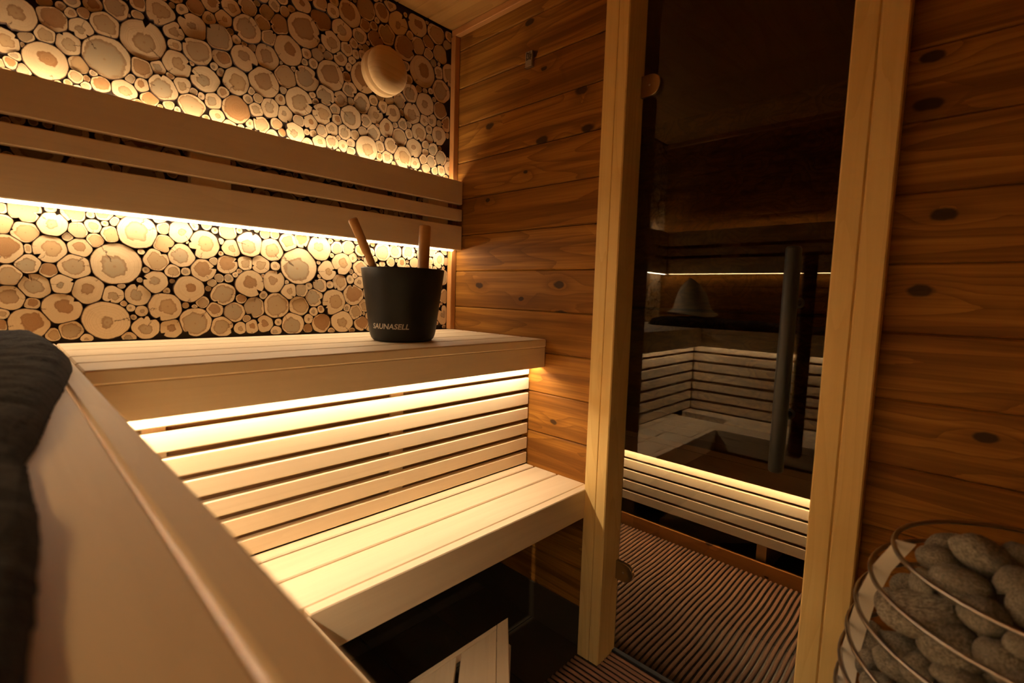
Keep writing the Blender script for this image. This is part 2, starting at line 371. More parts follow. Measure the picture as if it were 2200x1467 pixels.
# ------------------------------------------------------------------ log slice cladding
LOGS = """156,1941,565 617,1203,560 395,1843,477 1069,1669,482 595,1914,513 1067,1181,505 996,1735,477 510,1811,454 642,1839,425 1092,1041,462 236,1994,425 1025,1264,417 28,1967,405 70,1897,423 145,1828,409 712,1725,421 611,1702,420 383,1616,414 24,1696,361 36,1045,399 445,2022,388 78,1732,345 182,2095,405 442,1701,384 504,1093,400 902,1034,385 1177,1622,390 876,1246,379 262,2067,388 99,2098,382 239,1617,375 761,1144,388 201,1781,374 552,1264,381 756,1854,374 588,1776,377 1223,1704,375 702,1799,346 385,2062,345 688,1080,368 475,1027,368 971,1074,366 788,1628,366 761,1258,340 881,1749,338 786,1704,340 472,1961,333 475,1221,348 915,1123,355 1230,1035,356 433,1117,350 74,1826,317 928,1702,326 763,1775,338 638,1022,342 699,1248,329 887,1809,324 1175,1070,339 189,1661,336 308,2012,328 509,1912,330 828,1806,330 327,2078,302 539,1685,325 68,1262,295 1259,1202,300 210,1848,324 863,1685,329 169,1722,328 694,1153,324 651,1761,325 961,1817,303 37,1784,293 321,1273,318 254,1684,313 302,1909,310 528,1744,298 959,1633,310 527,1194,293 76,2029,307 307,1701,303 401,1756,306 625,1606,277 930,1212,301 539,1965,295 351,1735,295 1188,1206,303 930,1275,283 833,1112,300 176,2024,294 618,1079,297 548,1022,297 281,1759,292 25,1850,285 881,1175,291 1125,1115,290 1070,1742,284 48,1197,286 896,1608,285 68,1650,281 1149,1170,283 291,1646,271 1014,1021,282 352,1979,272 1240,1642,244 570,1106,279 697,1660,265 750,1075,279 1226,1290,278 25,2039,272 838,1018,276 211,1280,275 652,1274,263 1217,1121,273 722,1023,228 27,1622,259 406,1209,268 1161,1718,267 1258,1094,267 666,1902,261 990,1140,266 819,1196,265 40,1120,265 987,1196,264 356,1675,260 804,1060,261 1029,1104,261 1180,1264,260 252,1810,260 958,1017,249 475,1748,248 85,1961,222 810,1242,230 403,1019,253 266,1280,252 759,1016,195 424,1059,245 730,1200,249 603,1986,249 1047,1786,232 1003,1667,234 723,1604,215 1135,1675,238 698,1853,213 466,1647,238 481,1158,241 256,1892,237 1114,1716,235 447,1788,239 410,1967,238 507,1647,227 931,1781,212 113,1631,233 754,1916,233 388,1703,217 132,2053,224 297,2114,231 655,1654,216 577,1650,229 1225,1171,209 795,1895,228 149,1279,227 1229,1241,226 1038,1604,225 607,1287,224 651,1125,224 507,1607,220 106,1674,221 452,1276,221 458,1910,220 477,1874,219 550,1598,208 818,1289,219 969,1239,219 112,1780,218 303,1605,217 821,1753,217 185,1610,216 1159,1017,216 148,1772,207 815,1860,214 551,1146,214 1136,1215,213 134,2010,199 1170,1128,211 843,1885,211 391,1080,206 1144,1294,210 1077,1103,209 544,2011,209 64,1606,200 101,1292,204 715,1886,199 1256,1142,207 1120,1634,189 406,1270,205 541,1632,193 331,1633,199 323,1769,194 845,1635,200 918,1652,196 880,1861,199 503,2008,199 410,1161,199 613,1644,169 493,1271,197 700,1922,191 1263,1254,195 242,1731,188 773,1201,192 1078,1253,178 610,1128,190 390,2010,189 855,1067,187 737,1643,185 150,1629,184 1138,1255,181 187,1244,180 555,1858,179 1176,1680,177 789,1013,165 469,1606,176 240,1238,176 589,1850,167 1084,1602,175 967,1680,171 987,1597,174 138,1600,174 447,1858,125 1088,1301,173 491,1681,173 456,1824,159 123,1743,165 496,1711,172 46,2072,171 217,2043,152 1090,1778,170 849,1846,170 298,1800,170 836,1598,169 1003,1817,168 329,1803,168 214,1705,167 30,1259,136 378,1239,164 356,1779,166 1233,1599,129 398,1667,165 427,1649,164 122,1711,161 140,1683,161 886,1089,156 952,1170,159 1107,1235,158 433,1936,158 1110,1267,157 967,1280,146 751,1600,124 730,1676,154 433,1244,154 680,1950,153 1003,1625,153 441,1620,153 216,1895,152 1193,1158,152 1213,1593,126 286,1240,151 929,1748,149 94,1600,147 31,997,133 680,1618,146 667,1692,145 139,1658,144 519,1868,143 441,1595,143 1127,1605,142 650,1946,142 498,2038,142 358,2020,141 1191,1009,141 568,1828,141 108,1987,138 401,1913,140 1226,1616,107 424,1907,139 1128,1770,139 436,1881,134 108,1254,139 976,1305,139 911,1841,137 1224,1081,137 588,1038,136 821,1663,135 716,1293,135 1207,1662,130 334,1600,134 1067,1284,110 755,1666,131 1006,1788,118 252,2128,130 444,1170,130 742,1809,121 1173,1749,128 387,1938,126 689,1293,126 824,1716,106 444,1751,122 572,1061,125 1022,1064,124 457,1073,123 786,1099,123 748,1690,120 171,1876,122 1131,1742,122 217,1738,118 567,1619,120 243,1772,111 1273,1033,120 690,1199,120 947,1595,119 540,1882,118 784,1816,118 78,1777,116 108,1233,116 870,1299,114 1026,1634,113 1108,1751,113 901,1293,104 630,1960,109 517,1149,111 942,1668,98 548,1069,110 817,1157,110 841,1156,108 724,1111,108 587,1142,107 860,1141,107 321,1229,107 1271,1058,106 1155,1239,104 559,1717,105 571,1733,104 1260,1289,104 1056,1303,103 426,1183,103 593,1824,102 1225,1204,94 121,1883,102 346,2045,101 146,1875,101 658,1720,100 855,1202,100 773,1041,99 1247,1595,83 891,1644,98 271,1721,98 922,1170,97 1146,1750,96 322,1662,96 1183,1299,95 341,1702,92 90,1227,93 627,1789,88 841,1725,91 1110,1591,90 895,1716,76 837,1258,84 798,1832,84 873,1639,82 666,1795,63 486,1625,80 1095,1624,80 967,1117,79 552,1176,68 764,1811,77 788,1177,76 801,1168,76 1061,1128,75 904,1074,69 1108,1607,72 914,1250,60 1141,1588,71 657,1151,67 1025,1782,50 394,1245,63 724,1167,61 1087,1277,64 1214,1644,57 52,1091,58 410,1245,57 1563,1583,450 476,1533,450 87,1429,450 1364,2038,450 1583,1112,450 1581,1801,450 1111,1392,450 1487,1387,450 1446,1116,450 434,1431,450 1380,1902,450 1606,1215,450 755,2029,450 1226,1932,450 1427,1678,450 892,1399,450 1319,1639,450 349,1132,450 1005,1499,450 1424,1459,450 1475,1781,450 1284,1844,450 221,1476,450 843,2078,450 656,1381,450 1654,1888,450 1571,2003,450 343,1472,450 1336,1134,450 1333,1505,450 1292,1363,450 1133,2026,450 1195,1537,450 1593,1472,450 1571,2100,450 181,1118,450 839,1968,450 1646,1298,450 925,1936,450 1337,1752,450 1455,1572,450 1087,1887,450 1512,1236,450 231,1359,450 756,1516,450 980,2011,450 1536,1896,450 570,1506,450 1338,1257,450 1643,1733,450 1199,1430,450 524,1392,450 880,1505,450 1474,2013,450 1579,1370,450 1006,1404,450 1014,2097,450 793,1392,450 1663,1632,450 1245,2091,450 679,2090,450 80,1540,450 355,1370,450 1519,1665,450 1467,1026,450 124,1038,450 1389,1361,450 661,1527,450 1660,2043,450 303,1020,450 583,2091,450 259,1177,450 1414,1205,450 1644,1035,450 1349,1033,450 485,2105,449 1460,2105,448 1667,1410,427 1088,1543,409 926,2111,394 1109,2111,389 994,1876,371 111,1175,368 1207,1785,354 725,1340,335 1363,2118,317 1193,1341,316 25,1365,312 185,1195,303 1680,1494,299 105,1343,297 646,2022,296 344,1556,296 1681,1151,294 1681,1220,287 318,1849,285 445,1327,277 1044,1339,269 390,2125,252 31,2112,252 1496,1484,300 1651,1966,300 1375,1824,300 214,1035,300 761,2112,300 1305,1957,300 1546,1014,300 180,1546,300 254,1548,300 1466,1932,300 1376,1571,300 1145,1945,300 1439,1289,300 1266,2008,300 1046,1955,300 1173,1855,300 282,1095,300 695,1451,300 286,1414,300 168,1418,300 1515,1149,300 1138,1480,300 1634,1547,300 894,2022,300 1329,1429,293 570,1333,292 1513,1317,289 1553,1732,288 612,1443,286 1434,1843,283 1655,2117,281 22,1472,276 1270,1449,276 1282,1576,274 1592,1655,273 1412,1968,273 1053,2017,272 922,1332,270 99,1107,270 403,1536,269 1210,2027,264 1684,1816,263 1520,1076,262 350,1205,262 1575,1286,261 141,1501,258 1119,1810,255 948,1542,253 818,1471,246 719,1968,245 499,1457,239 36,1311,235 1412,1752,233 1170,2095,233 1687,1094,231 725,1403,227 1039,1835,223 1076,1481,221 289,1324,217 16,1561,217 1531,1438,215 387,1311,212 847,1349,212 1310,2105,212 784,1326,211 144,1228,210 157,1343,209 1358,1965,209 1487,1850,208 1519,1960,207 1280,996,206 287,1508,204 1690,1566,200 806,1574,199 1410,995,197 22,1420,196 1586,1939,195 1522,1532,193 947,1470,193 535,1560,188 1278,1692,185 1479,1717,184 928,1870,183 1390,1082,179 983,1345,174 1479,1181,173 775,1969,173 1102,1971,171 300,1961,171 1553,1181,170 1279,1730,170 1290,1297,170 580,2026,168 1279,1774,166 1050,992,166 493,1315,200 1265,1504,200 356,1899,200 1386,1625,200 1014,1566,200 996,1945,200 1363,1690,198 1117,1327,196 589,1389,194 1298,1907,193 1074,2059,189 13,1158,189 1185,1988,188 1298,2046,186 365,996,185 752,1451,185 1301,1076,184 530,2053,184 1521,1830,183 1647,1108,183 1222,1868,182 954,1366,181 1592,1864,178 1633,1156,177 843,1557,177 1410,1527,176 407,1489,176 346,1069,174 1390,1294,174 19,1521,172 13,1228,171 1523,2059,168 693,2018,167 638,1321,166 1052,1447,165 1690,1692,165 587,1582,165 1692,1341,165 1326,1569,163 230,1079,162 1693,997,162 1465,1329,161 692,1581,160 270,1849,160 1449,1886,157 232,1935,157 424,2098,157 1694,1938,156 10,1907,155 1197,2135,155 660,1976,155 690,1000,154 869,1911,153 422,1371,153 1344,1318,152 461,1368,151 1582,1043,151 76,990,150 804,2127,150 1330,1196,150 1469,1631,148 1254,1752,146 1558,1522,144 863,2136,143 1457,1510,143 930,2056,142 1426,2049,142 1406,1052,142 1061,2136,141 1539,1499,141 284,1461,141 874,1565,139 8,2078,138 1522,2134,137 360,1936,137 9,1278,135 221,989,135 590,1007,135 931,988,134 224,2137,134 1151,1894,134 242,1420,133 625,2137,133 790,1932,132 1160,1813,132 1697,2137,131 857,1446,130 1697,1969,129 366,1267,128 1644,1830,127 814,1512,127 62,1337,127 374,1045,127 138,1313,127 328,2134,125 1695,1778,125 1405,2136,125 1313,1699,125 617,1565,125 1167,2132,124 1416,2010,123 985,987,123 332,1943,123 512,994,123 1081,1816,123 427,1571,122 302,1548,121 1239,1340,121 1366,1456,121 1001,1315,121 543,1447,120 876,1331,120 1291,1173,120 1253,1540,120 1233,1383,120 127,1387,119 1132,996,119 248,1001,119 1086,1444,119 434,2131,119 149,1457,119 1187,2063,118 1407,2076,118 645,1472,117 944,1424,117 745,987,117 757,1576,116 724,1564,116 1608,987,116 1211,990,116 143,1567,116 916,1451,116 318,1181,116 805,986,114 537,2139,114 240,1123,114 1622,1588,114 290,1570,113 1509,1724,113 7,1100,113 1515,2087,112 877,990,112 612,1344,112 1420,1795,112 1171,1911,111 67,1375,111 917,1563,111 718,2135,120 1340,1858,120 1501,1608,120 1222,1836,120 1228,1486,120 296,1370,120 1592,1007,120 177,1000,120 958,2067,120 1245,988,120 1644,1792,120 1575,1692,120 269,1944,120 353,2112,120 189,1316,120 1379,1418,120 678,1326,120 1314,2006,120 846,1314,120 1156,1784,120 437,991,120 1389,1722,120 945,1503,120 1150,1329,120 1025,1916,120 254,1060,120 819,1328,120 1392,1150,120 1390,1781,120 7,1751,120 1595,1901,120 572,1424,120 169,1374,119 64,1151,119 1267,1614,118 1323,1886,118 688,1989,118 653,1441,117 1085,1341,117 1698,1060,117 1697,2087,117 1693,1995,117 1636,1355,116 1076,1985,116 1655,1185,116 213,1414,115 1690,1260,115 1221,1990,115 1301,1208,114 781,1461,112 606,2039,112 1144,1569,112 525,1317,111 101,1484,111 308,1210,111 1590,1711,110 1418,1620,110 1298,2136,110 1618,2133,108 1652,1463,108 1092,1944,108 153,986,107 42,1582,107 842,1424,107 975,1571,106 807,1540,106 829,2137,106 1360,1188,106 348,1314,105 1698,1721,105 1446,1733,105 409,1348,104 751,1952,104 1400,1260,104 1534,1771,103 1551,1055,103 1316,2073,102 1699,1855,102 630,2061,102 1536,1474,101 1664,1356,101 1130,1845,101 5,1328,101 1240,1576,101 34,1744,101 1550,1950,101 663,1598,100 79,1071,100 812,2031,100 900,2067,100 1387,1111,99 1609,1419,99 1111,1448,99 1405,2107,99 1611,1612,99 1699,1025,99 1538,1285,98 445,1487,98 1428,1402,97 1481,1282,97 313,1528,97 1255,1796,97 1516,987,96 682,1029,96 213,1225,96 1435,1330,95 1056,1380,95 1141,1547,95 378,1420,95 1583,1527,94 285,1828,93 1330,1814,93 1246,1401,93 565,1562,93 1328,1920,93 1142,1440,93 10,1190,92 359,1028,92 1618,1682,92 153,2137,92 1637,1506,92 1266,1412,92 491,1348,90 1260,1309,90 1234,1361,90 703,1492,90 123,1577,90 1625,2092,89 714,990,89 1270,1665,89 1478,1880,89 1060,1412,89 351,1245,88 923,1994,88 1574,985,88 465,1479,87 972,1447,87 1318,1307,87 833,1914,87 1628,1999,86 1284,1233,86 1692,2111,86 1557,1317,86 781,988,86 1449,1251,86 1168,988,86 1479,1448,86 563,985,85 6,1591,85 5,2135,85 662,1310,84 1525,1802,84 216,1560,83 170,1458,83 109,986,83 103,1858,83 1296,1045,83 329,1322,83 569,1451,83 776,1583,83 1044,1072,83 1608,2060,82 1295,1021,82 8,1254,82 284,1870,82 8,1654,82 1608,1957,82 1142,1526,81 590,1617,81 863,1585,81 1660,1576,81 1046,2053,81 421,1299,81 1681,1533,81 1310,996,80 1341,1938,80 178,1064,80 649,2135,79 1037,1547,79 1700,1306,79 1182,1893,79 520,1486,79 1160,1370,79 966,2138,79 71,1687,79 1272,1897,79 513,1291,78 74,1305,78 521,1338,78 129,1464,78 64,2129,78 591,1555,78 1403,1602,78 1578,1169,78 1369,1659,78 1614,1936,78 1520,1749,78 1344,1390,77 1445,1354,77 1414,1024,77 1700,1593,77 339,1923,77 1045,1574,77 956,1320,77 728,1936,76 133,1546,76 849,1287,76 130,2133,76 163,1580,76 1253,1775,76 1203,1484,76 7,1807,76 761,1306,76 7,1883,76 1284,1118,75 1498,1440,75 439,1196,75 833,1533,75 950,1885,75 416,988,75 1310,1184,74 1283,1525,74 244,1307,74 1511,1111,74 1247,1321,74 1433,1512,73 740,1302,73 202,1577,73 1554,1418,73 790,2081,73 73,1014,73 274,2136,73 377,1514,73 1291,1420,72 1344,1591,72 1386,1509,72 626,1480,72 1527,1352,72 134,1091,71 929,1588,71 1091,1834,71 1287,1269,71 324,1414,71 1352,1205,71 1667,1780,71 1477,1308,71 409,1935,70 361,1522,70 1359,1605,70 1382,991,70 1602,1525,70 1393,2091,70 1213,1378,70 901,1554,70 1546,2050,70 54,986,70 883,1452,70 1305,1458,69 1429,1935,69 65,1477,69 442,2074,69 590,986,69 348,1872,68 391,988,68 1655,1246,68 510,1245,68 805,2013,68 1436,1626,68 508,1577,67 139,2120,67 144,1377,67 901,1983,67 156,1170,67 129,1126,67 1284,1541,67 1075,1323,67 1018,1215,67 470,1393,67 855,986,67 322,1076,66 1603,1267,66 1630,1935,66 1594,1163,66 771,1943,75 1697,1746,75 1336,2088,75 1490,1524,75 1698,1456,75 666,988,75 231,2109,75 5,988,75 949,1393,75 827,1437,75 1180,1485,75 1433,1908,75 275,1588,75 1125,1579,75 1670,988,75 1149,1352,75 607,985,75 855,2021,75 1279,2132,75 384,1180,75 5,1121,75 1178,1381,75 1110,985,75 1368,1310,75 1616,1845,75 891,1887,75 925,1079,75 1509,1580,75 892,1310,75 358,1296,75 611,1321,75 1380,1530,75 787,1294,75 165,1476,75 1508,1563,75 832,2024,75 1517,2108,75 172,1299,75 1336,1989,75 353,2138,75 198,988,75 733,2084,75 985,1549,75 132,986,74 429,1507,74 1528,2034,74 1468,1206,74 175,1021,74 1568,1853,73 729,1470,73 1570,1423,73 1265,1968,73 1247,1559,73 1113,1294,73 78,1483,73 957,1575,73 81,1212,72 1246,1476,72 1009,1169,72 296,1138,72 50,1496,71 1597,1061,71 1448,1965,71 1101,1463,71 1104,1496,71 956,1440,70 1282,1154,70 1074,990,70 940,1444,69 979,1919,69 705,1561,69 869,1126,69 1417,1072,68 1291,1102,68 1066,2089,68 793,1447,68 428,2073,67 1639,1680,67 1336,1830,67 1409,1313,67 561,2040,67 951,1853,67 1200,1882,67 263,986,67 1535,1409,67 1366,1437,67 66,1084,67 1596,1690,67 1038,1867,66 1528,1184,66 1332,1692,66 950,1306,66 1696,1365,66 1495,1099,66 1518,1041,65 880,2121,65 647,1579,65 247,1861,65 777,1564,65 1589,1319,65 1152,989,65 1555,1157,65 43,1232,65 933,1844,65 1590,1731,65 1058,1083,65 692,1313,64 1316,1800,64 380,1957,64 1109,1936,64 84,1991,64 1667,1685,64 889,1345,64 81,1141,64 764,988,64 611,1407,63 70,1355,63 1164,1391,63 1596,2049,63 1375,1170,63 963,985,63 1039,1048,63 1430,1063,63 263,1443,63 213,1246,63 1483,1898,63 1646,1582,63 737,1578,62 202,1070,62 257,1314,62 486,1584,62 142,1535,62 747,1426,62 4,1206,62 74,2140,62 794,1995,62 220,1533,62 317,1312,61 1607,1158,61 278,1481,61 517,1500,61 1650,1810,61 1411,1811,61 117,2140,61 606,1365,61 705,1998,61 252,1028,61 246,1102,61 336,1881,60 263,1246,60 1484,1075,60 959,1341,60 495,986,60 1632,1810,60 1497,2059,59 1308,1554,59 836,1225,59 1322,2131,59 328,1522,59 1241,1982,59 1298,2072,59 810,1920,59 904,1877,59 85,1376,59 1618,2078,59 1020,2043,59 555,1219,59 1180,1817,59 1150,2139,58 231,1107,58 187,1387,58 1023,1143,58 1338,1339,58 1135,1869,58 34,1655,58 471,1845,58 470,1302,57 1478,1516,57 1389,1127,57 342,1823,57 1193,1824,57 1695,1278,57 953,1143,57 1296,1794,57 1298,1543,56 940,1578,56 178,1273,56 665,1472,56 1418,1257,56 183,1582,56 1006,1351,56 1434,1253,56 332,2115,56 1527,1108,56 1683,1363,56 1161,1978,56 1194,1379,56 1506,1184,56 966,1585,55 1006,1918,55 1250,1886,55 1159,1581,55 178,1043,55 393,1053,55 1449,1168,55 598,1355,55"""
lg = np.array([[float(v) for v in t.split(',')] for t in LOGS.split()]); lg = np.c_[-lg[:, 0] / 1000, lg[:, 1] / 1000, lg[:, 2] / 10000]
rg = np.random.default_rng(11)
def outline(i, n):
    c = lg[i]; d = lg[:, :2] - c[:2]; dist = np.hypot(d[:, 0], d[:, 1])
    nb = np.where((dist > 1e-6) & (dist < (c[2] + lg[:, 2]) * 1.7 + .02))[0]
    a = np.linspace(0, 2 * np.pi, n, endpoint=False); u = np.c_[np.cos(a), np.sin(a)]
    ph = rg.uniform(0, 6.28, 4); am = rg.uniform(0, 1, 4) * np.array([.05, .05, .035, .025]) * (1 if c[2] < .035 else 2.2)
    blob = c[2] * 1.22 * (1 + sum(am[k] * np.cos((k + 2) * a + ph[k]) for k in range(4)))
    t = blob.copy()
    for j in nb:
        ud = u @ d[j]; k = ud > 1e-4
        tt = np.full(n, 9.0); tt[k] = (dist[j] ** 2 + c[2] ** 2 - lg[j, 2] ** 2) / (2 * ud[k])
        t = np.minimum(t, tt)
    t = np.maximum(t - .0005, c[2] * .45)
    # wall limits
    for k in range(n):
        if u[k, 0] > 1e-4: t[k] = min(t[k], (-.027 - c[0]) / u[k, 0]) if c[0] < -.03 else t[k]
        if u[k, 1] > 1e-4: t[k] = min(t[k], (HC - .012 - c[1]) / u[k, 1])
        if u[k, 1] < -1e-4: t[k] = min(t[k], (c[1] - ZU - .003) / -u[k, 1])
        if u[k, 0] < -1e-4: t[k] = min(t[k], (c[0] - XW) / -u[k, 0])
    for _ in range(3 if n > 16 else 1): t = np.minimum(t, .25 * np.roll(t, 1) + .5 * t + .25 * np.roll(t, -1))
    if c[2] > .02:
        if rg.random() < .45: k = rg.integers(n); t[k] *= rg.uniform(.6, .85)
        if rg.random() < .18:
            k = rg.integers(n); q = rg.uniform(.66, .8)
            t[k] *= q; t[(k + 1) % n] *= .5 + q / 2; t[(k - 1) % n] *= .5 + q / 2
    return np.maximum(t, .0015)[:, None] * u
def slice_into(bm, uvl, tone, ol, y0, y1, cx, cz, tv):
    n = len(ol)
    ctr = bm.verts.new((cx, y1, cz))
    fr = [bm.verts.new((cx + p[0], y1, cz + p[1])) for p in ol]
    bk = [bm.verts.new((cx + p[0], y0, cz + p[1])) for p in ol]
    for k in range(n):
        j = (k + 1) % n
        f = bm.faces.new((ctr, fr[j], fr[k])); f.material_index = 0
        ca, cb = 2 * math.pi * k / n, 2 * math.pi * (k + 1) / n
        for l, uvv in zip(f.loops, ((0, 0), (math.cos(cb), math.sin(cb)), (math.cos(ca), math.sin(ca)))): l[uvl].uv = uvv
        f[tone] = tv
        g = bm.faces.new((fr[k], fr[j], bk[j], bk[k])); g.material_index = 1
        for l in g.loops: l[uvl].uv = (1, 0)
        g[tone] = tv
def new_slice_bm():
    bm = bmesh.new(); return bm, bm.loops.layers.uv.new('slice'), bm.faces.layers.float.new('tone')
# the photo shows the cladding above and below the backrest to the right of x = -1.27
def shown(c): return c[0] > -1.30 and not (1.315 < c[1] < 1.56)
order = sorted(range(len(lg)), key=lambda i: -(lg[i, 2] + (1 if shown(lg[i]) else 0)))
rest = new_slice_bm()
for rank, i in enumerate(order):
    c = lg[i]
    if c[0] > -.026 or c[1] < ZU + .002 or c[1] > HC - .014: continue
    front = -rg.uniform(-.002, .004)
    if rank < 300:
        bm, uvl, tone = new_slice_bm(); slice_into(bm, uvl, tone, outline(i, 40), .0119, front, 0, 0, 0.0)
        me = bm_mesh(bm, 'log_slice'); me.materials.append(M['slice']); me.materials.append(M['bark'])
        o = link('log_slice', me, None, wall_back); o.location = (c[0], 0, c[1])
    else:
        slice_into(*rest, outline(i, 24 if c[2] > .02 else 14), .0119, front + .001, c[0], c[1], rg.random())
me = bm_mesh(rest[0], 'small_log_slices'); me.materials.append(M['slice']); me.materials.append(M['bark'])
o = link('small_log_slices', me, None, wall_back); o['kind'] = 'stuff'; o['label'] = 'small log slices filling the gaps'

# ------------------------------------------------------------------ backrests
BR = [(1.4777, 1.5664), (1.414, 1.4594), (1.3029, 1.3952)]
br = tag(empty('backrest', (0, -.0615, 1.3029)), 'pale three-board backrest with LED glow on the log wall', 'backrest')
for a, b in BR: board('backrest_board', (XW + .062, -.0615, a), (-.004, -.041, b), 'x', '-y', 'aspen', br, .0025)
for x in (-.152, -.912, -1.52): board('support', (x, -.0405, 1.307), (x + .094, -.0045, 1.545), 'z', '-y', 'aspen', br, .001)
led('led_strip', (XW + .03, -.036, 1.5485), (-.03, -.026, 1.5535), 'led_up', br)
board('light_blocker', (XW + .004, -.0408, 1.546), (-.028, -.005, 1.548), 'x', 'z', 'panel_back', br, 0)  # added unseen board, keeps strip light out of the backrest gaps
board('light_blocker', (XW + .004, -.0408, 1.3035), (-.028, -.005, 1.306), 'x', 'z', 'panel_back', br, 0)
led('led_strip', (XW + .03, -.040, 1.2985), (-.03, -.026, 1.3025), 'led_down', br)
bl = tag(empty('backrest', (XW + .0615, 0, 1.3029)), 'three-board backrest on the left wall behind the side bench', 'backrest')
for a, b in BR: board('backrest_board', (XW + .041, -1.82, a), (XW + .0615, -.064, b), 'y', 'x', 'aspen', bl, .0025)
for y in (-.4, -1.1, -1.7): board('support', (XW + .0005, y - .094, 1.325), (XW + .0405, y, 1.545), 'z', 'x', 'aspen', bl, .001)
led('led_strip', (XW + .026, -1.80, 1.5485), (XW + .036, -.07, 1.5535), 'led_side', bl)
board('light_blocker', (XW + .0005, -1.82, 1.546), (XW + .0408, -.066, 1.548), 'y', 'z', 'panel_back', bl, 0)  # added light blockers for the side backrest strips as well
board('light_blocker', (XW + .0005, -1.82, 1.3035), (XW + .0408, -.066, 1.306), 'y', 'z', 'panel_back', bl, 0)
led('led_strip', (XW + .026, -1.80, 1.2985), (XW + .040, -.07, 1.3025), 'led_side', bl)

# ------------------------------------------------------------------ benches
ub = tag(empty('upper_bench', (-.6, 0, ZU)), 'pale upper bench along the log wall, under the bucket', 'bench')
for a, b in ((.004, .0775), (.0825, .165), (.170, .285), (.290, .3955), (.4005, .508)):
    board('seat_plank', (XB + .0015, -b, ZU - .026), (-.0015, -a, ZU), 'x', 'z', 'aspen', ub, .003)
board('fascia', (XB - .026, -.505, .8931), (-.0015, -.479, ZU - .0265), 'x', '-y', 'aspen', ub, .002)
for x in (-.3, -.9): board('bearer', (x - .045, -.400, .90), (x, -.006, ZU - .0265), 'y', 'z', 'aspen', ub, .001)
led('led_strip', (XB - .03, -.4700, .8990), (-.01, -.4600, .9040), 'led_bench', ub)
us = tag(empty('upper_bench', (XB, -1.2, ZU)), 'pale side branch of the upper bench with a dark towel', 'bench')
board('edge_plank', (XB - .0265, -2.1, ZU - .026), (XB, -.004, ZU), 'y', 'z', 'aspen', us, .0022)
for a, b in ((.029, .150), (.155, .270), (.275, .39), (.395, .505)):
    board('seat_plank', (XB - b, -2.1, ZU - .026), (XB - a, -.004, ZU), 'y', 'z', 'aspen', us, .0028)
board('fascia', (XB - .026, -2.1, .8931), (XB - .001, -.5058, ZU - .0265), 'y', 'x', 'aspen', us, .002)
for y in (-.9, -1.5, -2.0): board('bearer', (XW + .006, y, .90), (XB - .112, y + .045, ZU - .0265), 'x', 'z', 'aspen', us, .001)
led('led_strip', (XB - .0450, -1.80, .8990), (XB - .0350, -.50, .9040), 'led_side_bench', us)

SL = [(.540, .583), (.593, .637), (.648, .689), (.700, .743), (.752, .796), (.806, .848), (.857, .930)]
sp = tag(empty('slatted_panel', (-.6, -.44, ZL)), 'lit slatted panel between upper and lower bench', 'panel')
for a, b in SL: board('slat', (-1.2555, -.4395, a + .002), (-.004, -.4215, b), 'x', '-y', 'aspen', sp, .003)
board('back_panel', (-1.2555, -.4105, .541), (-.004, -.4045, .93), 'x', '-y', 'panel_back', sp, 0)
for x in (-.55, -1.1): board('batten', (x, -.421, .541), (x + .04, -.411, .93), 'z', '-y', 'aspen', sp, .001)
sq = tag(empty('slatted_panel', (-1.257, -1.2, ZL)), 'slatted panel under the side bench, seen in the door glass', 'panel')
for a, b in SL: board('slat', (-1.275, -2.1, a + .002), (-1.257, -.443, b), 'y', 'x', 'aspen', sq, .003)
board('back_panel', (-1.292, -2.1, .541), (-1.286, -.443, .93), 'y', 'x', 'panel_back', sq, 0)

lb = tag(empty('lower_bench', (-.45, -.58, ZL)), 'bright lower bench seat with three planks beside the door post', 'bench')
for a, b in ((.434, .4715), (.4795, .5745), (.5805, .691)): board('seat_plank', (-1.05, -b, ZL - .026), (-.0015, -a, ZL), 'x', 'z', 'aspen', lb, .0028)
board('fascia', (XL + .001, -DL, ZL - .093), (-.0015, -.692, ZL), 'x', '-y', 'aspen', lb, .0022)
for x in (-.06, -.62): board('bearer', (x - .045, -.69, ZL - .088), (x, -.44, ZL - .0265), 'y', 'z', 'aspen', lb, .001)
ls = tag(empty('lower_bench', (XL, -1.3, ZL)), 'side branch of the lower bench, seen in the door glass', 'bench')
for a, b in ((.0285, .125), (.1305, .235), (.2405, .339)): board('seat_plank', (XL - b, -2.1, ZL - .026), (XL - a, -.6935 if b < .14 else -.44, ZL), 'y', 'z', 'aspen', ls, .0028) if b < .14 else board('seat_plank', (XL - b, -2.1, ZL - .026), (XL - a, -.44 if XL - a < -1.052 else -.6935, ZL), 'y', 'z', 'aspen', ls, .0028)
board('fascia', (XL - .0275, -2.1, ZL - .093), (XL, -.7195, ZL), 'y', 'x', 'aspen', ls, .0022)
for y in (-1.0, -1.7): board('bearer', (-1.235, y - .045, ZL - .088), (XL - .028, y, ZL - .0265), 'x', 'z', 'aspen', ls, .001)

